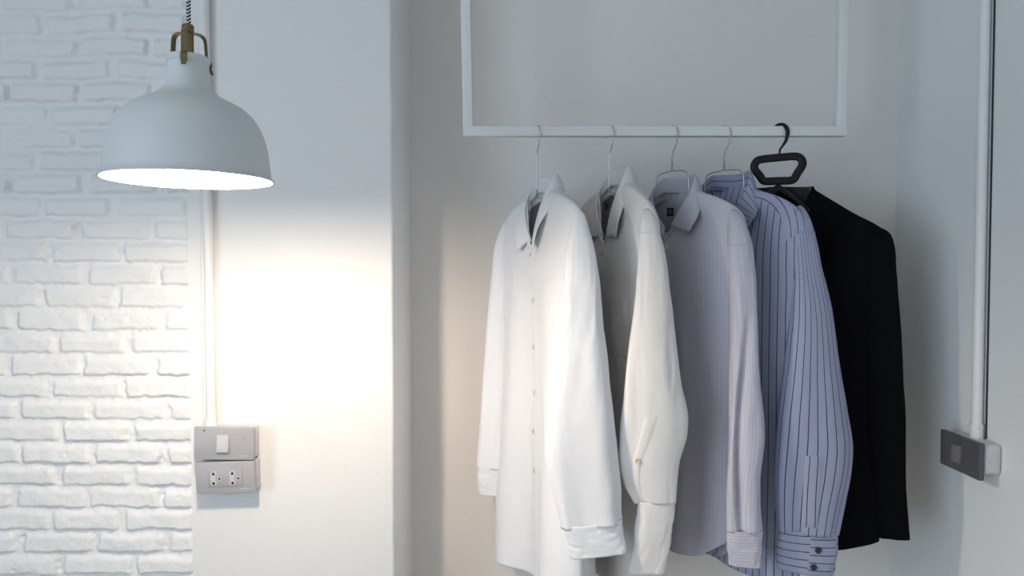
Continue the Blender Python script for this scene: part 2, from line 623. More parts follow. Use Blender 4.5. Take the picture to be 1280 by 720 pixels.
def switch_left():
    D = .040
    tl = at(242, 534.5, PILLAR_Y - D); br = at(317.5, 575.5, PILLAR_Y - D)
    w = br[0] - tl[0]; h = tl[2] - br[2]
    c = ((tl[0] + br[0]) / 2, PILLAR_Y, (tl[2] + br[2]) / 2)
    M = frame(c, (1, 0, 0), (0, -1, 0)) @ Matrix.Rotation(math.radians(.6), 4, 'Y')
    t = thing('light_switch', 'silver grey single rocker switch above the double socket on the white pillar', 'switch', c)
    bm = bmesh.new(); add_box(bm, (-w / 2 + .004, -D + .008, -h / 2 + .003), (w / 2 - .003, 0, h / 2 - .002), .003, 3)
    o = bm_obj('back_box', bm, M_BOX, t, True); place(o, M)
    bm = bmesh.new(); add_box(bm, (-w / 2, -D, -h / 2 + .0008), (w / 2, -D + .0095, h / 2), .0016, 3)
    o = bm_obj('cover_plate', bm, M_PLATE, t, True); place(o, M)
    x = (279 - 279.7) / 620.
    Mr = M @ Matrix.Translation((x, 0, .001))
    bm = bmesh.new(); add_box(bm, (-.0128, -D - .0008, -.0185), (.0128, -D + .002, .0185), .0006)
    o = bm_obj('rocker_frame', bm, M_PLATE, t, True); place(o, Mr)
    rocker(Mr, .0235, .0345, -D, M_KEY, t)
    bm = bmesh.new()
    add_cyl(bm, (-w / 2 + .021, -D - .0002, h / 2 - .0065), .0016, .0012, 'Y', 12)
    o = bm_obj('screw_hole', bm, M_HOLE, t); place(o, M)
    bm = bmesh.new()
    add_cyl(bm, (w / 2 - .021, -D - .0002, h / 2 - .022), .0008, .0012, 'Y', 12)
    o = bm_obj('screw_hole', bm, M_HOLE, t); place(o, M)
    for k in range(7):
        pass
    # faint embossed maker's mark, lower right
    bm = bmesh.new()
    for k in range(7):
        add_box(bm, (w / 2 - .030 + k * .0026, -D - .0003, -h / 2 + .0085), (w / 2 - .030 + k * .0026 + .0017, -D + .001, -h / 2 + .0108))
    o = bm_obj('embossed_mark', bm, M_KEY, t); place(o, M)


switch_left()


def socket_left():
    D = .040
    tl = at(244.5, 576.5, PILLAR_Y - D); br = at(319, 617, PILLAR_Y - D)
    w = br[0] - tl[0]; h = tl[2] - br[2]
    c = ((tl[0] + br[0]) / 2, PILLAR_Y, (tl[2] + br[2]) / 2)
    M = frame(c, (1, 0, 0), (0, -1, 0)) @ Matrix.Rotation(math.radians(-1.6), 4, 'Y')
    t = thing('power_socket', 'silver grey double power socket below the rocker switch on the white pillar', 'socket', c)
    bm = bmesh.new(); add_box(bm, (-w / 2 + .004, -D + .008, -h / 2 + .003), (w / 2 - .003, 0, h / 2 - .003), .003, 3)
    o = bm_obj('back_box', bm, M_BOX, t, True); place(o, M)
    bm = bmesh.new(); add_box(bm, (-w / 2, -D, -h / 2), (w / 2, -D + .0095, h / 2 - .0012), .0016, 3)
    o = bm_obj('cover_plate', bm, M_PLATE, t, True); place(o, M)
    Mi = M @ Matrix.Translation((.0005, 0, -.001))
    bm = bmesh.new(); add_box(bm, (-.0345, -D - .0018, -.0180), (.0345, -D + .002, .0185), .001, 2)
    ins = bm_obj('socket_insert', bm, M_PLATE, t, True); place(ins, Mi)
    for cx in (-.0175, .0205):
        bm = bmesh.new()
        add_cyl(bm, (cx - .006, -D - .0019, .0085), .0062, .0016, 'Y', 24)
        add_cyl(bm, (cx - .006, -D - .0019, -.0085), .0062, .0016, 'Y', 24)
        add_cyl(bm, (cx - .007, -D - .0021, 0), .0052, .0016, 'Y', 24)
        add_cyl(bm, (cx + .0058, -D - .0019, -.001), .0042, .0016, 'Y', 24)
        o = bm_obj('outlet', bm, M_KEY, t, True); place(o, Mi)
        bm = bmesh.new()
        for z, s in ((.0085, 1), (-.0095, -1)):
            add_box(bm, (cx - .0088, -D - .0032, z - .0022), (cx - .0032, -D - .0005, z + .0022), .0009, 2)
            add_box(bm, (cx - .0075, -D - .0031, z - .002 + s * .002), (cx - .0045, -D - .0005, z + .002 + s * .002), .0006, 2)
        add_box(bm, (cx + .0034, -D - .0032, -.0030), (cx + .0082, -D - .0005, .0014), .001, 2)
        h_ = bm_obj('pin_slots', bm, M_HOLE, o, True); place(h_, Mi)
        h_.matrix_parent_inverse = Matrix.Identity(4)
    bm = bmesh.new()
    for k in range(6):
        add_box(bm, (w / 2 - .028 + k * .0026, -D - .0003, -h / 2 + .0075), (w / 2 - .028 + k * .0026 + .0017, -D + .001, -h / 2 + .0095))
    o = bm_obj('embossed_mark', bm, M_KEY, t); place(o, M)
    o


socket_left()


def conduit_left():
    y = PILLAR_Y - .010
    b = at(265.5, 534, y); r = .0098
    t = thing('conduit_pipe', 'white painted conduit running down the pillar into the rocker switch', 'conduit', b)
    x = b[0] - .002
    V, Fc, U = tube([(x, y, b[2] + .004), (x - .001, y, b[2] + .3), (x - .004, y, b[2] + .7), (x - .003, y, CEIL - .001)], r, 28, 60)
    obj_from('pipe', V, Fc, M_PIPE, t)
    V, Fc = lathe([(r, .012), (r + .0018, .0125), (r + .0018, .0), (r + .003, -.002), (r + .003, -.006), (r * .5, -.006)], (x, y, b[2] + .006), 28)
    o = obj_from('end_clip', V, Fc, M_PIPE, t); o.data.set_sharp_from_angle(angle=.7)
    # second thin cable painted over beside the pipe
    x2 = x - .0150
    V, Fc, U = tube([(x2, y + .006, b[2] - .002), (x2 - .001, y + .006, b[2] + .5), (x2 - .002, y + .006, CEIL - .001)], .0038, 12, 40)
    obj_from('painted_cable', V, Fc, M_PLASTER, t)


conduit_left()


def switch_right():
    D = .047
    PXc = WALLX - D
    yf = PXc * F / (1179 - 640); yn = PXc * F / (1228.4 - 640)
    z1 = at(1179, 535.5, yf)[2]; z0 = at(1179, 578, yf)[2]
    w = yf - yn; h = z1 - z0
    c = (WALLX, (yf + yn) / 2, (z0 + z1) / 2 - .0015)
    M = frame(c, (0, -1, 0), (-1, 0, 0))
    t = thing('light_switch', 'charcoal grey single rocker switch on the right wall below its conduit', 'switch', c)
    bm = bmesh.new(); add_box(bm, (-w / 2 + .006, -D + .010, -h / 2 + .009), (w / 2 - .003, 0, h / 2 - .003), .009, 4)
    o = bm_obj('back_box', bm, M_BOX, t, True); place(o, M)
    # round knock-out on the near end of the box
    V, Fc = lathe([(.0001, .0), (.0078, .0), (.0078, .0012), (.0090, .0012), (.0094, .0)], (0, 0, 0), 32)
    ko = obj_from('knockout', V, Fc, M_BOX, o)
    ko.matrix_parent_inverse = Matrix.Identity(4)
    ko.data.transform(M @ Matrix.Translation((w / 2 - .0032, -D / 2 + .004, .002)) @ Matrix.Rotation(PI / 2, 4, 'Y'))
    bm = bmesh.new(); add_box(bm, (-w / 2, -D, -h / 2), (w / 2, -D + .0105, h / 2), .0012, 3)
    o = bm_obj('cover_plate', bm, M_PLATE2, t, True); place(o, M)
    o.data.materials.append(M_PLATE)
    Mr = M @ Matrix.Translation((-.004, 0, .000))
    rocker(Mr, .025, .034, -D, M_KEYD, t)
    bm = bmesh.new()
    for k in range(6):
        add_box(bm, (w / 2 - .032 + k * .0028, -D - .0003, -h / 2 + .0075), (w / 2 - .032 + k * .0028 + .0018, -D + .001, -h / 2 + .0095))
    o = bm_obj('embossed_mark', bm, M_KEYD, t); place(o, M)
    # conduit that drops into the box
    r = .0098
    px = WALLX - .0125
    yp = px * F / (1224.5 - 640)
    zt = z1 - .006
    t2 = thing('conduit_pipe', 'white painted conduit running down the right wall into the charcoal switch', 'conduit', (px, yp, zt))
    V, Fc, U = tube([(px, yp, zt + .004), (px, yp, zt + .4), (px, yp - .001, CEIL - .001)], r, 28, 40)
    obj_from('pipe', V, Fc, M_PIPE, t2)
    V, Fc = lathe([(r, .028), (r + .0022, .028), (r + .0022, .0), (r * .4, .0)], (px, yp, zt + .001), 28)
    o = obj_from('end_socket', V, Fc, M_PIPE, t2); o.data.set_sharp_from_angle(angle=.7)
    bm = bmesh.new(); add_cyl(bm, (px - .004, yp + r + .0055, zt + .020), .0032, .010, 'Y', 16)
    bm_obj('clamp_screw', bm, M_PIPE, t2, True)
    bm = bmesh.new(); add_cyl(bm, (px - .004, yp - r - .0035, zt + .022), .0016, .006, 'Y', 12)
    bm_obj('clamp_screw', bm, M_PIPE, t2, True)
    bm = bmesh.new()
    add_box(bm, (WALLX - .003, yp - r - .0028, zt + .002), (WALLX - .0002, yp - r - .0008, CEIL - .001))  # thin strip coloured dark to stand for the shade between conduit and wall
    bm_obj('gap_shade_strip', bm, M_GAP_SHADE, t2)['label'] = 'dark strip for the shaded gap beside the conduit'


switch_right()


# ------------------------------------------------------------------ garments
class Surf:
    """dense rows x columns grid (closed round the columns) that patches can be lifted from"""

    def __init__(s, P):
        s.P = P                                   # R x C x 3
        R, C, _ = P.shape
        dc = np.roll(P, -1, 1) - np.roll(P, 1, 1)
        dr = np.gradient(P, axis=0)
        n = np.cross(dr, dc)
        n /= np.linalg.norm(n, axis=2)[..., None] + 1e-12
        cen = P.mean(1, keepdims=True)
        if np.sum(n * (P - cen)) < 0:
            n = -n
        s.n = n
        ref = P[int(R * .55)]
        s.seg = np.linalg.norm(np.roll(ref, -1, 0) - ref, axis=1)
        s.cum = np.concatenate([[0], np.cumsum(s.seg)])
        mid = P[:, int(C * .25)]
        s.len = np.concatenate([[0], np.cumsum(np.linalg.norm(np.diff(mid, axis=0), axis=1))])

    def at(s, c, r):
        R, C, _ = s.P.shape
        r = min(max(r, 0), R - 1.001)
        i = int(r); f = r - i
        j = int(math.floor(c)); g = c - j
        j0 = j % C; j1 = (j + 1) % C
        b = lambda A: (A[i, j0] * (1 - g) + A[i, j1] * g) * (1 - f) + (A[i + 1, j0] * (1 - g) + A[i + 1, j1] * g) * f
        nn = b(s.n)
        return b(s.P), nn / (np.linalg.norm(nn) + 1e-12)

    def mesh(s, name, m, parent, solid=.0012, ulocal=None):
        R, C, _ = s.P.shape
        V = np.concatenate([s.P, s.P[:, :1]], 1).reshape(-1, 3)
        U = np.stack(np.meshgrid(s.cum, s.len), 2)
        if ulocal is not None:
            U[..., 0] = ulocal(s, U[..., 0])
        U = U.reshape(-1, 2)
        o = obj_from(name, V, grid_faces(R, C + 1), m, parent, U)
        if ulocal is None:
            weld(o)
        if solid:
            md = o.modifiers.new('thickness', 'SOLIDIFY'); md.thickness = solid; md.offset = -1
        return o

    def patch(s, name, m, parent, c0, c1, r0, r1, off=.0015, nc=8, nr=60, uvrot=False, edge=.0):
        """strip of cloth sewn on: c0/c1 (columns) may be functions of 0..1 down the strip"""
        V = []; U = []
        f = lambda q, t: q(t) if callable(q) else q
        L = 0; last = None
        for i in range(nr):
            t = i / (nr - 1)
            W = 0; lastw = None
            for j in range(nc):
                a = j / (nc - 1)
                c = f(c0, t) * (1 - a) + f(c1, t) * a
                p, n = s.at(c, f(r0, a) * (1 - t) + f(r1, a) * t)
                border = (i in (0, nr - 1)) or (j in (0, nc - 1))
                q = p + n * (off if not border else .0002)
                if lastw is not None:
                    W += np.linalg.norm(p - lastw)
                lastw = p
                V.append(q); U.append((W, L) if not uvrot else (L, W))
            p0 = V[-1]
            if last is not None:
                L += np.linalg.norm(p0 - last)
            last = p0
        return obj_from(name, V, grid_faces(nr, nc), m, parent, U)


def weld(o):
    bm = bmesh.new(); bm.from_mesh(o.data)
    bmesh.ops.remove_doubles(bm, verts=bm.verts, dist=1e-6)
    bmesh.ops.recalc_face_normals(bm, faces=bm.faces)
    bm.to_mesh(o.data); bm.free()
    for p in o.data.polygons:
        p.use_smooth = True


def button(name, p, n, r, m, parent, up=(0, 0, 1)):
    n = Vector(n).normalized(); u = Vector(up)
    x = u.cross(n).normalized(); y = n.cross(x)
    M = Matrix.Identity(4)
    for i in range(3):
        M[i][0] = x[i]; M[i][1] = y[i]; M[i][2] = n[i]; M[i][3] = p[i]
    V, Fc = lathe([(.0001, .0012), (r * .62, .0012), (r * .72, .0020), (r * .92, .0022), (r, .0014), (r, .0), (.0001, .0)], (0, 0, 0), 20)
    # four thread holes
    parts = [(V, Fc)]
    o = obj_from(name, V, Fc, m, None)
    bm = bmesh.new(); bm.from_mesh(o.data)
    for a in range(4):
        ang = PI / 4 + a * PI / 2
        vs = add_cyl(bm, (r * .28 * math.cos(ang), r * .28 * math.sin(ang), .0013), r * .10, .0006, 'Z', 8)
        for f in {f for v in vs for f in v.link_faces}:
            f.material_index = 1
    bm.to_mesh(o.data); bm.free()
    o.data.materials.append(M_HOLE)
    o.data.transform(M)
    o.parent = parent
    pl = Vector(parent.location)
    o.matrix_parent_inverse = Matrix.Translation(-pl) if parent.type == 'EMPTY' else Matrix.Identity(4)
    return o


def folds(P, amp, ks, seed=0, noise=.0012, a0=.0, wob=.5):
    """push a closed cloth grid in and out along its horizontal normals; the folds deepen downwards"""
    R, C, _ = P.shape
    rng = np.random.default_rng(seed)
    dc = np.roll(P, -2, 1) - np.roll(P, 2, 1)
    n = np.stack([dc[..., 1], -dc[..., 0], np.zeros((R, C))], 2)
    n /= np.linalg.norm(n, axis=2)[..., None] + 1e-9
    t = np.linspace(0, 1, R)[:, None]
    th = np.linspace(0, 2 * PI, C, endpoint=False)[None, :]
    d = np.zeros((R, C))
    for k in ks:
        ph = rng.random() * 6.28; dr = (rng.random() - .5) * 2 * wob; am = .6 + .8 * rng.random()
        d += am * np.sin(k * th + ph + dr * t * 2 + .25 * np.sin(t * 5 + ph)) / math.sqrt(len(ks))
    env = a0 + (1 - a0) * np.clip((t - .12) / .88, 0, 1) ** 1.1
    d = d * amp * env
    tt = np.broadcast_to(t, (R, C))
    cx = np.cos(th) * 2.2 + np.zeros((R, 1)); cy = np.sin(th) * 2.2 + tt * 9
    d = d + noise * fbm(cx * 1.6 + 7, cy + cx * .5, seed + 2, 3) * np.clip(t * 6, 0, 1)
    return P + n * d[..., None]


def sleeve_surf(rings, seed, amp=.004, ks=(3, 5), N_=72, R_=110, crease=None):
    """rings: (py, left px, right px, depth Y, thickness ratio, yaw deg). Sleeve hangs between those sight lines."""
    secs = []
    for (py, l, r, Y, th, yaw, *tl) in rings:
        tl = tl[0] if tl else 0
        a = at(l, py - tl / 2, Y); b = at(r, py + tl / 2, Y)
        c = (a + b) / 2; hw = np.linalg.norm(b - a) / 2
        y = math.radians(yaw)
        ax = np.array([math.cos(y), math.sin(y), 0]); ax[2] = (b - a)[2] / max(1e-6, np.linalg.norm((b - a)[:2])); bx = np.array([-math.sin(y), math.cos(y), 0])
        hw = hw / max(.35, abs(math.cos(y)))
        ring = []
        for k in range(24):
            q = 2 * PI * k / 24
            e = 2 / 2.4
            cu = math.copysign(abs(math.cos(q)) ** e, math.cos(q)); su = math.copysign(abs(math.sin(q)) ** e, math.sin(q))
            ring.append(c + ax * hw * cu + bx * hw * th * su)
        secs.append(ring)
    secs = np.array(secs)
    # even spacing down the sleeve
    py = np.array([r[0] for r in rings], float)
    yy = np.linspace(py[0], py[-1], R_)
    G = np.zeros((R_, 24, 3))
    idx = np.interp(yy, py, np.arange(len(py)))
    i = np.minimum(idx.astype(int), len(py) - 2); f = (idx - i)[:, None, None]
    g = lambda k: secs[np.clip(k, 0, len(py) - 1)]
    # finite-difference tangents respecting uneven spacing
    tan = np.gradient(secs.reshape(len(py), -1), py, axis=0).reshape(secs.shape)
    dpy = (py[i + 1] - py[i])[:, None, None]
    h00 = 2 * f ** 3 - 3 * f ** 2 + 1; h10 = f ** 3 - 2 * f ** 2 + f; h01 = -2 * f ** 3 + 3 * f ** 2; h11 = f ** 3 - f ** 2
    G = h00 * secs[i] + h10 * dpy * tan[i] + h01 * secs[i + 1] + h11 * dpy * tan[i + 1]
    P = np.stack([catmull(G[k], N_, True) for k in range(R_)])
    P = folds(P, amp, ks, seed, .0010)
    if crease is not None:
        P = crease(P)
    return Surf(P)


def cap_top(o, surf):
    """close the sleeve head with a fan so no hole shows at the shoulder"""
    pass


def garment(spec):
    hook, top = spec['hook'], spec['top']
    phi = math.radians(spec['phi'])
    O = at(hook, top, RY)
    d = np.array([math.cos(phi), -math.sin(phi), 0]); n = np.array([-math.sin(phi), -math.cos(phi), 0])
    up = np.array([0, 0, 1.])
    W = lambda u, v, z: O + d * u + n * v + up * z
    t = thing(spec['name'], spec['label'], spec['cat'], O, spec.get('group'))
    m = spec['mat']
    wf, wn = spec['wf'], spec['wn']
    tf, tb = spec.get('tf', .028), spec.get('tb', .05)
    L = spec['len']
    vdrop = spec.get('vdrop', .108)
    sd = spec.get('sdrop', .09)
    a, b = spec.get('na', .060), spec.get('nb', .046)
    vf = spec.get('vf', .020)
    nz = spec.get('nz', -.040)

    def sec(z, wF, wN, f, bk, dz=(0,) * 8, fc=None, qs=.55):
        fc = f if fc is None else fc
        return [W(-wF, 0, z + dz[0]), W(-wF * qs, f, z + dz[1]), W(0, fc, z + dz[2]), W(wN * qs, f, z + dz[3]),
                W(wN, 0, z + dz[4]), W(wN * qs, -bk, z + dz[5]), W(0, -bk, z + dz[6]), W(-wF * qs, -bk, z + dz[7])]
    S_ = []
    # neck ring (lower at the front), then out over the shoulders
    S_.append([W(-a, -.004, nz), W(-a * .62, vf * .5, -.078), W(0, vf, -vdrop - .012), W(a * .62, vf * .5, -.078),
               W(a, -.004, nz), W(a * .7, -b * .8, -.030), W(0, -b, -.026), W(-a * .7, -b * .8, -.030)])
    S_.append([W(-a - (wf - a) * .5, 0, -.040 - (sd - .04) * .34), W(-wf * .44, tf * .30, -.098), W(0, tf * .55, -vdrop - .03), W(wn * .44, tf * .30, -.098),
               W(a + (wn - a) * .5, 0, -.040 - (sd - .04) * .34), W(wn * .45, -tb * .85, -.072), W(0, -tb, -.062), W(-wf * .45, -tb * .85, -.072)])
    S_.append([W(-wf * .97, 0, -sd), W(-wf * .55, tf * .8, -.145), W(0, tf * .8, -vdrop - .06), W(wn * .55, tf * .8, -.145),
               W(wn * .97, 0, -sd), W(wn * .55, -tb, -.135), W(0, -tb, -.13), W(-wf * .55, -tb, -.135)])
    for (z, sF, sN, f, bk, fc) in spec['secs']:
        S_.append(sec(z, wf * sF, wn * sN, f, bk, fc=fc))
    hem = spec['hem']                            # z of the 8 hem points
    sF, sN, f, bk, fc = spec['hemw']
    S_.append(sec(0, wf * sF, wn * sN, f, bk, hem, fc))
    S_ = np.array(S_)
    ROWS, COLS = 150, 144
    dist = [0]
    for i in range(1, len(S_)):
        dist.append(dist[-1] + np.mean(np.linalg.norm(S_[i] - S_[i - 1], axis=1)))
    dist = np.array(dist)
    q = np.linspace(0, dist[-1], ROWS)
    idx = np.interp(q, dist, np.arange(len(dist)))
    i = np.minimum(idx.astype(int), len(dist) - 2); fr = (idx - i)[:, None, None]
    tan = np.gradient(S_.reshape(len(dist), -1), dist, axis=0).reshape(S_.shape)
    dd = (dist[i + 1] - dist[i])[:, None, None]
    G = (2 * fr ** 3 - 3 * fr ** 2 + 1) * S_[i] + (fr ** 3 - 2 * fr ** 2 + fr) * dd * tan[i] + (-2 * fr ** 3 + 3 * fr ** 2) * S_[i + 1] + (fr ** 3 - fr ** 2) * dd * tan[i + 1]
    P = np.stack([catmull(G[k], COLS, True) for k in range(ROWS)])
    P = folds(P, spec.get('fold', .010), spec.get('ks', (3, 5, 8)), spec['seed'], .0014)
    if 'shape' in spec:
        P = spec['shape'](P)
    B = Surf(P)

    def ulocal(sf, U0):
        # stripes hang straight down from the shoulder seams instead of fanning out to the neck
        R_, C_, _ = sf.P.shape
        ul = (sf.P - O) @ d
        ref = int(R_ * .42); h = C_ // 2
        out = U0.copy()
        for i in range(ref):
            k = min(1, (ref - i) / 14.)
            f = np.interp(ul[i, :h + 1], ul[ref, :h + 1], sf.cum[:h + 1])
            b_ = np.interp(-ul[i, h:], -ul[ref, h:], sf.cum[h:C_])
            new = np.concatenate([f, b_[1:], [sf.cum[C_]]])
            out[i] = U0[i] * (1 - k) + new * k
        return out
    body = B.mesh('body', m, t, ulocal=ulocal)
    if spec.get('lining'):
        pass
    CF = COLS * 2 / 8                            # column of the centre front
    colm = lambda metres: metres / (B.cum[-1] / COLS)
    spec['B'] = B; spec['CF'] = CF; spec['colm'] = colm; spec['W'] = W; spec['O'] = O; spec['t'] = t
    spec['d'] = d; spec['n'] = n; spec['dist'] = dist; spec['ROWS'] = ROWS
    return spec


def rows_at(spec, z):
    """row of the centre front whose height is z below the collar top"""
    B = spec['B']; zc = B.P[:, int(spec['CF']), 2] - spec['O'][2]
    return float(np.interp(-z, -zc, np.arange(len(zc))))


def collar(spec, m, band_m=None):
    """stand and fall: the band rises from the neck to the fold line, the leaf turns over and hangs outside"""
    W, t = spec['W'], spec['t']
    a, b = spec.get('na', .060), spec.get('nb', .046)
    vf = spec.get('vf', .020); vdrop = spec.get('vdrop', .108)
    wl, wv, wz = spec.get('tip', (.042, .006, -.020))       # leaf vector at the front end
    NS = 81
    ss = np.linspace(-1, 1, NS)
    band = []; leaf = []
    for s in ss:
        ang = PI * s * .95
        k = abs(s)
        u = (a - .004) * math.sin(ang) * (1 + .05 * math.sin(k * PI))
        v = -b * math.cos(ang) if k < .5 else -vf * math.cos(ang) * 1.0
        v = -(b * (1 - k) + vf * k) * math.cos(ang) - .002
        drop = max(0, (k - .30) / .70)
        zf = -vdrop * drop ** 1.25 + .0
        if k < .3:
            zf += .0
        zf += spec.get('lift', 0) * (1 if s > 0 else .3) * math.exp(-((k - .35) / .25) ** 2)
        hb = .036 * (1 - k) + .020 * k
        fold = np.array([u, v, zf])
        out = np.array([math.sin(ang), -math.cos(ang), 0.])
        sg = 1 if s >= 0 else -1
        w0 = out * .012 + np.array([0, 0, -.047])           # side / back
        w1 = np.array([sg * wl, wv, wz])
        q = np.clip((k - .38) / .62, 0, 1); q = q * q * (3 - 2 * q)
        wv_ = w0 * (1 - q) + w1 * q - np.array([0, 0, spec.get('belly', 0) * math.sin(PI * q)])
        colb = []
        for j in range(7):
            r = j / 6
            colb.append(fold + np.array([0, 0, -hb * (1 - r)]) + out * (.005 * (1 - r)) - out * .001)
        band.append(colb)
        coll = []
        for j in range(12):
            r = j / 11
            bulge = math.sin(min(1, r * 2.2) * PI / 2) * .005
            coll.append(fold + wv_ * r + out * bulge + np.array([0, 0, .0025 * math.sin(min(1, r * 5) * PI)]))
        leaf.append(coll)
    toW = lambda A: np.array([[W(*p) for p in row] for row in A])
    Bn = toW(band); Lf = toW(leaf)

    def sheet(name, A, mm, solid, uvswap):
        R, C, _ = A.shape
        Lr = np.concatenate([[0], np.cumsum(np.linalg.norm(np.diff(A[:, 0], axis=0), axis=1))])
        Lc = np.concatenate([[0], np.cumsum(np.linalg.norm(np.diff(A[R // 2], axis=0), axis=1))])
        U = [(Lr[i], Lc[j]) if not uvswap else (Lc[j], Lr[i]) for i in range(R) for j in range(C)]
        o = obj_from(name, A.reshape(-1, 3), grid_faces(R, C), mm, t, U)
        md = o.modifiers.new('thickness', 'SOLIDIFY'); md.thickness = solid; md.offset = 0
        return o
    sheet('collar_band', Bn, band_m or m, .0014, True)
    sheet('collar', Lf, m, .0022, False)


def cuff(spec, rings, seed, m, slit=None, btns=(), bm_=None, name='cuff'):
    s = sleeve_surf(rings, seed, amp=.0012, ks=(2, 3), N_=72, R_=24)
    # stripes run round the cuff: swap the cloth directions
    R, C, _ = s.P.shape
    V = np.concatenate([s.P, s.P[:, :1]], 1).reshape(-1, 3)
    U = np.stack(np.meshgrid(s.cum, s.len), 2).reshape(-1, 2)[:, ::-1]
    o = obj_from(name, V, grid_faces(R, C + 1), m, spec['t'], U)
    weld(o)
    md = o.modifiers.new('thickness', 'SOLIDIFY'); md.thickness = .0020; md.offset = 0
    for (px, py, r) in btns:
        # front-most point of the cuff on that sight line
        best = None
        for k in range(C):
            for i in range(0, R):
                p = s.P[i, k]
                q = project(p)
                dd = (q[0] - px) ** 2 + (q[1] - py) ** 2
                if s.n[i, k][1] < -.1 and (best is None or dd < best[0]):
                    best = (dd, i, k)
        p, nn = s.P[best[1], best[2]], s.n[best[1], best[2]]
        button('cuff_button', p + nn * .0030, nn, r, bm_ or M_BTN, o)
    return o, s


def project(p):
    x, y, z = p[0], p[1], p[2] - CAMZ
    fwd = y * math.cos(PITCH) - z * math.sin(PITCH)
    upc = y * math.sin(PITCH) + z * math.cos(PITCH)
    return 640 + F * x / fwd, 360 - F * upc / fwd


def on_surf(s, px, py):
    """grid place on the camera-facing side of a surface nearest a photo pixel"""
    R, C, _ = s.P.shape
    x = s.P[..., 0]; y = s.P[..., 1]; z = s.P[..., 2] - CAMZ
    fwd = y * math.cos(PITCH) - z * math.sin(PITCH); upc = y * math.sin(PITCH) + z * math.cos(PITCH)
    dd = (640 + F * x / fwd - px) ** 2 + (360 - F * upc / fwd - py) ** 2
    dd = dd + np.where(s.n[..., 1] < -.05, 0, 1e6)
    k = np.unravel_index(np.argmin(dd), dd.shape)
    return k


def front_buttons(spec, zs, m, r=.0055):
    B, CF = spec['B'], spec['CF']
    for z in zs:
        rr = rows_at(spec, z)
        p, nn = B.at(CF + spec['colm'](spec.get('drift', 0) * (rr - rows_at(spec, zs[0])) / (149 - rows_at(spec, zs[0]))), rr)
        button('button', p + nn * .0024, nn, r, m, spec['t'])


def seam(spec, pts, m, r=.0011, name='seam'):
    V, Fc, U = tube(pts, r, 8, 40)
    return obj_from(name, V, Fc, m, spec['t'], U)


def armhole(spec, s, m, row=9):
    """raised seam where the sleeve head is set into the body"""
    P = s.P[row]; nrm = s.n[row]
    pts = [P[k] + nrm[k] * .0002 for k in range(0, len(P), 3)]
    pts.append(pts[0])
    V, Fc, U = tube(pts, .0012, 6, 120)
    return obj_from('armhole_seam', V, Fc, m, spec['t'], U)


# ------- hangers
def wire_hanger(hook, top, phi, label, half_n, half_f, sd, na=.050):
    ph = math.radians(phi)
    O = at(hook, top, RY)
    d = np.array([math.cos(ph), -math.sin(ph), 0]); up = np.array([0, 0, 1.])
    base = np.array([O[0], RY, O[2]])
    t = thing('wire_hanger', label, 'hanger', base, 'wire hangers on the rail')
    zr = RT + .0018                              # wire rests on the rail
    W = lambda u, z: np.array([base[0], RY, 0]) + d * u + up * z
    zt = O[2]
    R = .0165
    pts = []
    for k in range(13):
        an = math.radians(200 - k * 20)          # from the open end over the rail
        pts.append(W(R * math.cos(an), zr - R + R * math.sin(an)))
    pts += [W(R * .80, zr - R * 2.2), W(R * .25, zr - R * 3.1), W(0, zr - R * 4.0), W(-.0005, zt + .012)]
    V, Fc, U = tube(pts, .0013, 10, 110)
    obj_from('hook', V, Fc, M_WIRE, t)
    # twisted neck
    parts = []
    for s in (0, PI):
        hp = []
        for k in range(33):
            q = k / 32
            an = s + q * 5 * PI
            hp.append(W(.0016 * math.cos(an), zt + .017 - q * .020) + np.array([-d[1], d[0], 0]) * .0016 * math.sin(an))
        v, f, u = tube(hp, .0010, 8, 0)
        parts.append((v, f))
    V, Fc = merge(parts)
    obj_from('twisted_neck', V, Fc, M_WIRE, t)
    for s, hw in ((1, half_n), (-1, half_f)):
        pts = [W(0, zt - .001), W(s * .006, zt - .003), W(s * na * .48, zt - .005), W(s * na * .68, zt - .009), W(s * na * .78, zt - .022), W(s * na * .84, zt - .050), W(s * hw * .42, zt - .076), W(s * hw * .66, zt - .055 - sd * .50), W(s * hw * .80, zt - .065 - sd * .62), W(s * hw * .74, zt - .075 - sd * .68), W(0, zt - .077 - sd * .68)]
        V, Fc, U = tube(pts, .0013, 8, 90)
        obj_from('shoulder_wire', V, Fc, M_WIRE, t)
    return t


# ================================================================== SHIRT 1: bright white
def far_sleeve_px(spec, dy=0):
    pass


s1 = garment(dict(name='dress_shirt', label='bright white long-sleeved shirt, first from the left on the rail', cat='shirt', group='shirts on the rail',
                  hook=671, top=219, phi=69, wf=.186, wn=.202, na=.050, belly=.0, mat=C_WHITE, len=.80, seed=5, vdrop=.133, sdrop=.089, vf=.012, tf=.020, tb=.055,
                  secs=[(-.25, 1.0, .98, .020, .06, .010), (-.42, 1.0, 1.0, .026, .065, .010), (-.60, 1.05, 1.03, .034, .07, .012), (-.72, 1.10, 1.05, .040, .075, .012)],
                  hem=(-.845, -.850, -.835, -.83, -.80, -.90, -.905, -.90), hemw=(1.13, 1.06, .044, .08, .012), fold=.0085, ks=(3, 5, 7), tip=(.034, .012, -.024), lift=.000))
collar(s1, C_WHITE)
B = s1['B']; cf = s1['CF']; cm = s1['colm']
s1['drift'] = .030
B.patch('placket', C_WHITE, s1['t'], lambda t: cf + cm(.030 * t - .017), lambda t: cf + cm(.030 * t + .017), rows_at(s1, -.135), 149, .0022)
front_buttons(s1, (-.165, -.26, -.355, -.45, -.53, -.61), M_BTN, .0055)
B.patch('chest_pocket', C_WHITE, s1['t'], cf + cm(.045), cf + cm(.150), rows_at(s1, -.225), rows_at(s1, -.35), .0022, nc=14, nr=24)
Y = 1.235
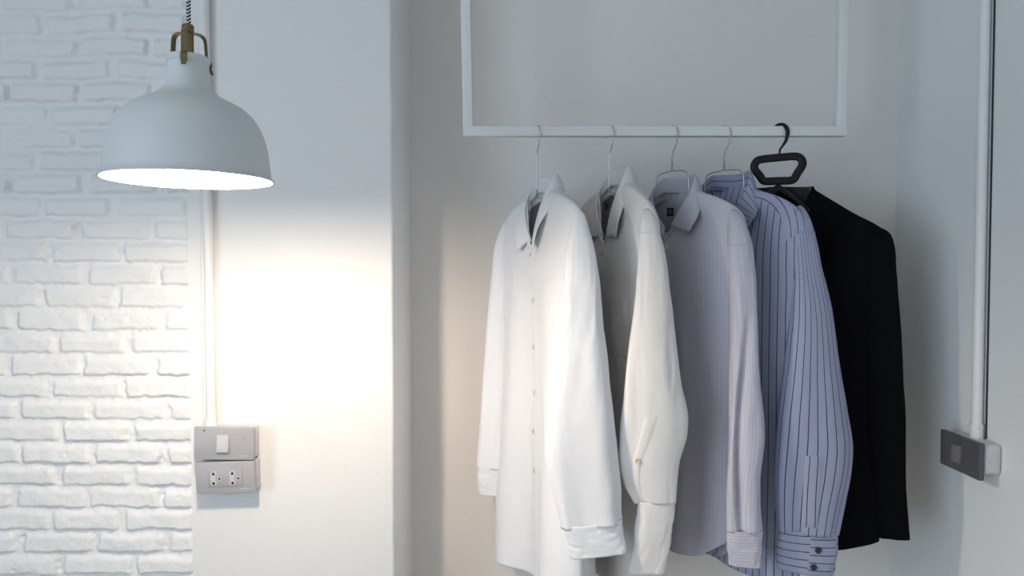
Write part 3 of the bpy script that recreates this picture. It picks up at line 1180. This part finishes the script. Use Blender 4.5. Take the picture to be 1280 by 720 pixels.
r1 = [(262.5, 721, 726, 1.272, .8, 0), (267, 718, 730, 1.27, .9, 0), (276, 715, 733.5, 1.266, 1, 0), (288, 712, 737, 1.262, 1, 0), (310, 708, 743, 1.25, .7, 5), (350, 705, 750, Y, .5, 5), (400, 701, 754, Y, .48, 5), (460, 693, 761, 1.225, .42, 4),
      (520, 686, 768, 1.22, .36, 3), (570, 683, 773, 1.22, .33, 2), (610, 691, 776, 1.22, .30, 0), (640, 699, 777, 1.22, .28, 0, -7), (657, 703, 778.5, 1.22, .27, 0, -9)]
sv = sleeve_surf(r1, 21, .0035, (3, 5)); sv.mesh('sleeve', C_WHITE, s1['t']); armhole(s1, sv, C_WHITE)
cuff(s1, [(653, 704.5, 776.5, 1.22, .27, 0, -9), (672, 709.5, 779, 1.22, .27, 0, -9), (693, 715.5, 782, 1.22, .27, 0, -8)], 22, C_WHITE)
rf = [(278, 630, 634, 1.602, .8, 0), (286, 626, 635, 1.604, .9, 0), (302, 620, 636, 1.606, 1.0, 0), (340, 615, 636, 1.606, 1.0, 0), (400, 610, 636, 1.606, .9, 0), (500, 603, 636, 1.606, .8, 0), (560, 599, 635, 1.606, .65, 0), (584, 598, 634, 1.606, .6, 0)]
sv = sleeve_surf(rf, 23, .0025, (3, 4)); sv.mesh('sleeve', C_WHITE, s1['t'])
cuff(s1, [(582, 597.5, 633, 1.606, .58, 0), (600, 598, 630, 1.606, .55, 0), (618, 600, 627, 1.606, .5, -8)], 24, C_WHITE)
wire_hanger(671, 246, 69, 'wire hanger holding the bright white shirt', .19, .178, .088)

# ================================================================== SHIRT 2: warm white
s2 = garment(dict(name='dress_shirt', label='cream white long-sleeved shirt with a chest pocket, second from the left on the rail', cat='shirt', group='shirts on the rail',
                  hook=762, top=210, phi=72, wf=.185, wn=.184, na=.049, belly=.010, mat=C_CREAM, len=.83, seed=9, vdrop=.140, sdrop=.103, vf=.012, tf=.022, tb=.05,
                  secs=[(-.25, 1.0, .98, .022, .05, .014), (-.42, 1.0, .98, .026, .055, .014), (-.60, 1.0, .98, .030, .06, .014), (-.72, 1.02, 1.0, .034, .065, .014)],
                  hem=(-.80, -.85, -.86, -.86, -.80, -.86, -.87, -.86), hemw=(1.04, 1.0, .034, .07, .014), fold=.008, ks=(3, 5, 7), tip=(.072, .010, -.006), lift=.0))
collar(s2, C_CREAM)
B = s2['B']; cf = s2['CF']; cm = s2['colm']
B.patch('placket', C_CREAM, s2['t'], cf - cm(.017), cf + cm(.017), rows_at(s2, -.145), 149, .0026)
front_buttons(s2, (-.178, -.27, -.36, -.45, -.54, -.63), M_BTNY, .0055)
B.patch('chest_pocket', C_CREAM, s2['t'], cf + cm(.045), cf + cm(.150), rows_at(s2, -.255), rows_at(s2, -.38), .0028, nc=14, nr=24)
r2 = [(261, 806, 811, 1.284, .8, 0), (266, 803, 815, 1.28, .9, 0), (274, 801, 819, 1.275, 1, 0), (286, 799, 823, 1.27, 1, 0), (308, 798, 829, 1.262, .8, 4), (370, 794, 839, 1.25, .5, 6), (430, 787, 846, 1.245, .45, 6), (480, 781, 852.5, 1.24, .42, 5), (528, 777, 861, 1.24, .38, 4),
      (548, 776, 859, 1.24, .36, 3), (575, 775, 850.5, 1.24, .36, 2), (605, 782, 847, 1.24, .34, 0), (628, 795, 845, 1.24, .34, 0)]
sv = sleeve_surf(r2, 31, .004, (3, 5)); sv.mesh('sleeve', C_CREAM, s2['t']); armhole(s2, sv, C_CREAM)
SV2 = sv
k0 = on_surf(sv, 816, 520); k1 = on_surf(sv, 800, 616)
sv.patch('sleeve_placket', C_CREAM, s2['t'], lambda t: k0[1] * (1 - t) + k1[1] * t - 2.2, lambda t: k0[1] * (1 - t) + k1[1] * t + 1.6, k0[0], k1[0], .0018, nc=6, nr=24)
p = sv.at(k0[1] * .5 + k1[1] * .5 - .5, (k0[0] + k1[0]) / 2 + 2)
button('sleeve_button', p[0] + p[1] * .002, p[1], .0045, M_BTNY, s2['t'])
cuff(s2, [(626, 798, 843.5, 1.24, .31, 0), (670, 793, 838, 1.24, .36, 0), (716, 786, 829, 1.24, .34, -4)], 32, C_CREAM)
wire_hanger(762, 242, 72, 'wire hanger holding the cream white shirt', .18, .176, .092)

# ================================================================== SHIRT 3: grey lavender
s3 = garment(dict(name='dress_shirt', label='grey lavender finely striped shirt with black neck label, between cream and blue shirts', cat='shirt', group='shirts on the rail',
                  hook=840, top=219, phi=54, wf=.160, wn=.172, na=.053, belly=.008, mat=C_GREY, len=.78, seed=14, vdrop=.108, sdrop=.088, vf=.014, tf=.024, tb=.045,
                  secs=[(-.25, 1.0, 1.0, .024, .05, .016), (-.42, 1.0, 1.0, .028, .055, .016), (-.60, 1.0, 1.0, .032, .06, .018)],
                  hem=(-.73, -.775, -.775, -.76, -.70, -.78, -.79, -.78), hemw=(1.0, 1.0, .034, .06, .018), fold=.007, ks=(3, 5, 8), tip=(.062, .014, -.012), lift=.0))
collar(s3, C_GREY)
B = s3['B']; cf = s3['CF']; cm = s3['colm']
B.patch('placket', C_GREY, s3['t'], cf - cm(.016), cf + cm(.016), rows_at(s3, -.125), 149, .0014)
front_buttons(s3, (-.15, -.24, -.33, -.42, -.51, -.60), M_BTN, .005)
B.patch('yoke', C_GREY, s3['t'], lambda t: 63.5 - 2.5 * t, 84, 1.5, 27, .0013, nc=16, nr=30)
r3 = [(262, 914, 919, 1.316, .8, 0), (267, 912, 924, 1.313, .9, 0), (275, 911, 929, 1.308, 1, 0), (286, 910, 933.5, 1.303, 1, 0), (300, 910, 938, 1.298, .9, 4), (325, 911, 942, 1.290, .75, 8), (373, 914, 945, 1.286, .75, 10), (460, 913, 949, 1.280, .75, 10), (550, 910, 956.5, 1.276, .6, 8), (600, 908, 952, 1.273, .5, 4), (640, 907, 952, 1.273, .42, 2), (664, 907, 954, 1.273, .40, 0)]


def crease3(P):
    R, C, _ = P.shape
    out = P.copy()
    for i in range(R):
        t = i / (R - 1)
        if t < .3:
            continue
        a = min(1, (t - .3) / .25) * (1 - max(0, (t - .92) / .08) * .5)
        tgt = 930 + 6 * math.sin(t * 6)
        for k in range(C):
            q = project(P[i, k])[0]
            # a long vertical pleat pressed into the side that faces the room
            out[i, k, 1] += a * .016 * math.exp(-((q - tgt) / 5.0) ** 2) * (1 if P[i, k, 1] < P[i, :, 1].mean() else 0)
    return out


sv = sleeve_surf(r3, 41, .004, (3, 4), crease=crease3); sv.mesh('sleeve', C_GREY, s3['t']); armhole(s3, sv, C_GREY, 12)
cuff(s3, [(662, 909, 952.5, 1.273, .36, 0), (685, 910, 951, 1.273, .40, -4), (707, 913, 949, 1.273, .36, -14)], 42, C_GREY)
wire_hanger(840, 212, 57, 'wire hanger holding the grey lavender shirt', .185, .155, .080, .058)
lab = s3

# ================================================================== SHIRT 4: blue pinstripe
s4 = garment(dict(name='dress_shirt', label='blue shirt with dark pinstripes and dark cuff buttons, fourth from the left on the rail', cat='shirt', group='shirts on the rail',
                  hook=905, top=216, phi=50, wf=.150, wn=.168, na=.056, belly=.008, mat=C_BLUE, len=.80, seed=19, vdrop=.108, sdrop=.088, vf=.014, tf=.024, tb=.030,
                  secs=[(-.25, 1.0, 1.0, .024, .030, .016), (-.42, 1.0, 1.0, .026, .035, .016), (-.60, 1.0, 1.02, .030, .04, .018)],
                  hem=(-.75, -.79, -.80, -.81, -.80, -.81, -.80, -.79), hemw=(1.0, 1.02, .034, .045, .018), fold=.006, ks=(3, 5, 8), tip=(.062, .014, -.012), lift=.002))
collar(s4, C_BLUE)
B = s4['B']; cf = s4['CF']; cm = s4['colm']
B.patch('placket', C_BLUE, s4['t'], cf - cm(.016), cf + cm(.016), rows_at(s4, -.125), 149, .0014)
front_buttons(s4, (-.15, -.24, -.33, -.42, -.51, -.60), M_BTND, .005)
B.patch('yoke', C_BLUE, s4['t'], lambda t: 63.5 - 2.5 * t, 84, 1.5, 27, .0013, nc=16, nr=30)
r4 = [(257, 997, 1002, 1.342, .8, 0), (262, 995, 1006, 1.340, .9, 0), (272, 993, 1011, 1.336, 1, 0), (287, 991, 1016, 1.333, .9, 0), (305, 991, 1021, 1.330, .75, 4), (330, 992, 1026, 1.328, .6, 8), (380, 989, 1039, 1.326, .55, 12), (460, 980, 1052, 1.323, .48, 12), (520, 972, 1063, 1.320, .42, 10),
      (560, 969, 1068.5, 1.318, .38, 8), (590, 968, 1066, 1.318, .36, 6), (630, 969.5, 1057, 1.318, .33, 4), (666, 972.5, 1049, 1.318, .30, 2, 5)]
sv = sleeve_surf(r4, 51, .0045, (3, 5)); sv.mesh('sleeve', C_BLUE, s4['t']); armhole(s4, sv, C_BLUE, 9)
k0 = on_surf(sv, 1020, 570); k1 = on_surf(sv, 1013, 660)
sv.patch('sleeve_placket', C_BLUE, s4['t'], lambda t: k0[1] * (1 - t) + k1[1] * t - 2.4, lambda t: k0[1] * (1 - t) + k1[1] * t + 1.8, k0[0], k1[0], .0022, nc=6, nr=24)
c4, c4s = cuff(s4, [(662, 974.5, 1047, 1.318, .28, 2, 5), (690, 971.5, 1045, 1.318, .29, 0, 6), (714, 972, 1041, 1.318, .30, -2, 8)], 52, C_BLUE, btns=((1020, 688, .0062), (1016, 708, .0062)), bm_=M_BTND)
k0 = on_surf(c4s, 1011, 692); k1 = on_surf(c4s, 1045, 692)
if abs(k0[1] - k1[1]) < 40:
    ov = c4s.patch('cuff_end', C_BLUE, c4, k0[1], k1[1], 0.3, 22.9, .0016, nc=14, nr=20, uvrot=True)
    ov.matrix_parent_inverse = Matrix.Identity(4)
wire_hanger(905, 211, 53, 'wire hanger holding the blue pinstriped shirt', .17, .14, .083, .060)

# ================================================================== JACKET
jk = garment(dict(name='suit_jacket', label='black suit jacket on the black handled hanger, at the right end of the rail', cat='jacket',
                  hook=974, top=228, phi=15, wf=.115, wn=.206, mat=C_JACKET, len=.77, seed=25, vdrop=.26, nz=-.014, sdrop=.106, vf=.028, tf=.040, tb=.035, na=.062, nb=.040,
                  secs=[(-.28, 1.05, .93, .036, .036, .034), (-.44, 1.0, .90, .036, .040, .032), (-.60, 1.0, .93, .038, .045, .034)],
                  hem=(-.725, -.735, -.745, -.745, -.73, -.73, -.73, -.725), hemw=(1.0, .97, .038, .045, .034), fold=.003, ks=(2, 3)))
rj = [(285, 1095, 1102, 1.400, .8, 0), (289, 1088, 1108, 1.400, .9, 0), (296, 1082, 1112, 1.400, 1, 0), (307, 1078, 1114.5, 1.400, 1, 0), (340, 1074, 1117.5, 1.400, .8, 0), (400, 1077, 1122, 1.400, .8, 0), (470, 1080, 1126.5, 1.400, .75, 0), (560, 1085, 1129, 1.400, .7, 0), (620, 1092, 1130.5, 1.400, .65, 0), (671, 1098, 1134, 1.400, .62, 0)]
sv = sleeve_surf(rj, 61, .002, (2, 3)); sv.mesh('sleeve', C_JACKET, jk['t'])
for py in (617, 626, 635, 644):
    c = at(1130.5 + (py - 617) * .03, py, 1.40)
    button('sleeve_button', c, (.93, -.37, 0), .006, M_BTND, jk['t'])


def jacket_collar():
    """turned-down collar running into wide lapels, lining showing inside the neck"""
    W, t = jk['W'], jk['t']
    NS = 61
    A = []; Bn = []
    for s in np.linspace(-1, 1, NS):
        k = abs(s); sg = 1 if s >= 0 else -1
        ang = PI * s * .62
        if k < .55:
            ang = PI * s * .95 * .95
            u = .062 * math.sin(ang); v = -.040 * math.cos(ang) - .002
        q = max(0, (k - .5) / .5)
        ang = PI * min(k, .5) * sg
        u = .064 * math.sin(ang); v = -.042 * math.cos(ang)
        zf = -.004 - .006 * math.sin(min(k, .5) * PI)
        u = u * (1 - q) + sg * .006 * q; v = v + (.030) * q
        zf = zf - .27 * q
        out = np.array([math.sin(ang) * .9, -math.cos(ang), 0])
        fold = np.array([u, v, zf])
        w0 = out * .016 + np.array([0, 0, -.042])
        w1 = np.array([sg * .085, .010, .0])
        w2 = np.array([sg * .012, .012, -.03])
        f1 = math.sin(min(1, q * 1.5) * PI * .5) if q < .67 else 1
        tri = 1 - q
        wl = w0 * (1 - min(1, q * 3)) + (np.array([sg * .085 * tri, .012, .015 * tri])) * min(1, q * 3)
        A.append([fold + wl * (j / 9) + out * .004 * math.sin(min(1, j / 9 * 2) * PI / 2) for j in range(10)])
        Bn.append([fold + np.array([0, 0, -.045 * (1 - j / 5)]) * (1 - q * .6) - out * .002 for j in range(6)])
    for nm, X, mm in (('collar', A, C_JACKET), ('neck_lining', Bn, C_LINING)):
        X = np.array([[W(*p) for p in r] for r in X])
        R, C, _ = X.shape
        U = [(i * .008, j * .005) for i in range(R) for j in range(C)]
        o = obj_from(nm, X.reshape(-1, 3), grid_faces(R, C), mm, t, U)
        md = o.modifiers.new('thickness', 'SOLIDIFY'); md.thickness = .003 if nm == 'collar' else .0012; md.offset = 0


jacket_collar()
# back lining seen inside the neck
B = jk['B']


def black_hanger():
    O = at(974, 228, RY)
    ph = math.radians(17)
    d = np.array([math.cos(ph), -math.sin(ph), 0]); nn = np.array([-math.sin(ph), -math.cos(ph), 0]); up = np.array([0, 0, 1.])
    t = thing('suit_hanger', 'black plastic hanger with a trapezoid grip holding the black jacket', 'hanger', O)
    hx = O[0]
    W = lambda u, z, v=0: np.array([hx - .002, RY, O[2]]) + d * u + up * z + nn * v
    # swivel hook, turned more squarely to the rail than the grip
    ph2 = math.radians(52)
    d2 = np.array([math.cos(ph2), -math.sin(ph2), 0])
    R = .0178
    zr = RT - O[2] + .0038
    H = lambda u, z: np.array([hx, RY, O[2]]) + d2 * u + up * z
    pts = [H(R * math.cos(math.radians(a)), zr - R + R * math.sin(math.radians(a))) for a in range(185, -20, -20)]
    pts += [H(R * .78, zr - R * 1.95), H(R * .35, zr - R * 2.5), H(.001, zr - R * 2.9), H(0, zr - R * 3.6), H(0, .060)]
    V, Fc, U = tube(pts, [.0016, .0035, .0040, .0042, .0044, .0044, .0042, .0040, .0034, .0022, .0020, .0020], 12, 120)
    obj_from('hook', V, Fc, M_BLACKP, t)
    # grip: rounded trapezoid loop, flat bar section
    zt, zb = (226 - 191) / 600., .004
    zc = zt
    zt -= .007
    key = [(-.030, zt - .0020), (0, zt + .000), (.029, zt + .001), (.0405, zt - .002), (.0462, zt - .011), (.0445, zt - .021), (.0360, zb + .012), (.0305, zb + .002),
           (.022, zb - .001), (0, zb - .001), (-.022, zb - .001), (-.0305, zb + .002), (-.0370, zb + .012), (-.0455, zt - .024), (-.0470, zt - .014), (-.0415, zt - .005)]
    P = catmull(np.array([(u, 0, z) for u, z in key]), 140, True)
    c = P.mean(0)
    T = np.roll(P, -1, 0) - np.roll(P, 1, 0); T /= np.linalg.norm(T, axis=1)[:, None]
    Vv = []
    for i, p in enumerate(P):
        nr = np.array([T[i][2], 0, -T[i][0]])
        w = .0082
        for k in range(12):
            q = 2 * PI * k / 12
            cu = math.copysign(abs(math.cos(q)) ** .7, math.cos(q)); su = math.copysign(abs(math.sin(q)) ** .7, math.sin(q))
            r = p + nr * w * cu
            Vv.append(W(r[0], r[2], .0042 * su))
    fs = grid_faces(len(P), 12, True)
    n_ = len(P)
    fs += [((n_ - 1) * 12 + k, (n_ - 1) * 12 + (k + 1) % 12, (k + 1) % 12, k) for k in range(12)]
    obj_from('grip', Vv, fs, M_BLACKP, t)
    # broad contoured shoulder bar lying inside the jacket
    sec = []
    for u in np.linspace(-.090, .060, 40):
        z = -.011 - .150 * (abs(u) / .18)
        hh = .010 * (1 - .3 * (abs(u) / .18)); vv = .012 + .010 * (abs(u) / .18)
        sec.append([W(u, z + hh * math.sin(q), vv * math.cos(q) - .004) for q in np.linspace(0, 2 * PI, 20, endpoint=False)])
    sec = np.array(sec)
    Vv = sec.reshape(-1, 3)
    fs = grid_faces(40, 20, True) + [tuple(range(20)), tuple(39 * 20 + k for k in range(20))]
    obj_from('shoulder_bar', Vv, fs, M_BLACKP, t)


black_hanger()


def neck_label(spec, px, py, Y, w, h, yaw, mark=True):
    t = spec['t']
    c = at(px, py, Y)
    M = Matrix.Translation(Vector(c)) @ Matrix.Rotation(math.radians(yaw), 4, 'Z')
    bm = bmesh.new(); add_box(bm, (-w / 2, -.0005, -h / 2), (w / 2, .0005, h / 2), .0003)
    o = bm_obj('neck_label', bm, M_LABEL, t); o.data.transform(M)
    o['label'] = 'small black neck label'
    if mark:
        bm = bmesh.new()
        add_box(bm, (-w * .04, -.0009, -h * .18), (w * .05, -.0004, h * .22))
        add_box(bm, (-w * .14, -.0009, h * .06), (w * .15, -.0004, h * .12))
        k = bm_obj('woven_mark', bm, M_LABTXT, o); k.data.transform(M); k.matrix_parent_inverse = Matrix.Identity(4)


neck_label(s3, 837.5, 265, 1.475, .014, .018, -8)
neck_label(s2, 758, 258, 1.47, .010, .014, -8, False)

# ------------------------------------------------------------------ light
w = bpy.data.worlds.new('world'); S.world = w; w.use_nodes = True
bg = w.node_tree.nodes['Background']
bg.inputs[0].default_value = (.71, .86, 1.0, 1)
bg.inputs[1].default_value = 4.45
for nm, loc, rot, sx, sy in (('window_daylight_portal', (ROOM_L + .02, (WY0 + WY1) / 2, (WZ0 + WZ1) / 2), (0, -PI / 2, 0), WZ1 - WZ0, WY1 - WY0),):
    pd = bpy.data.lights.new(nm, 'AREA')
    pd.shape = 'RECTANGLE'; pd.size = sx; pd.size_y = sy
    pd.cycles.is_portal = True
    po = bpy.data.objects.new(nm, pd); COL.objects.link(po)
    po.location = loc; po.rotation_euler = rot

S.view_settings.view_transform = 'Standard'
S.view_settings.look = 'None'
S.view_settings.gamma = 1.0
S.view_settings.use_curve_mapping = False
S.view_settings.exposure = 0.36
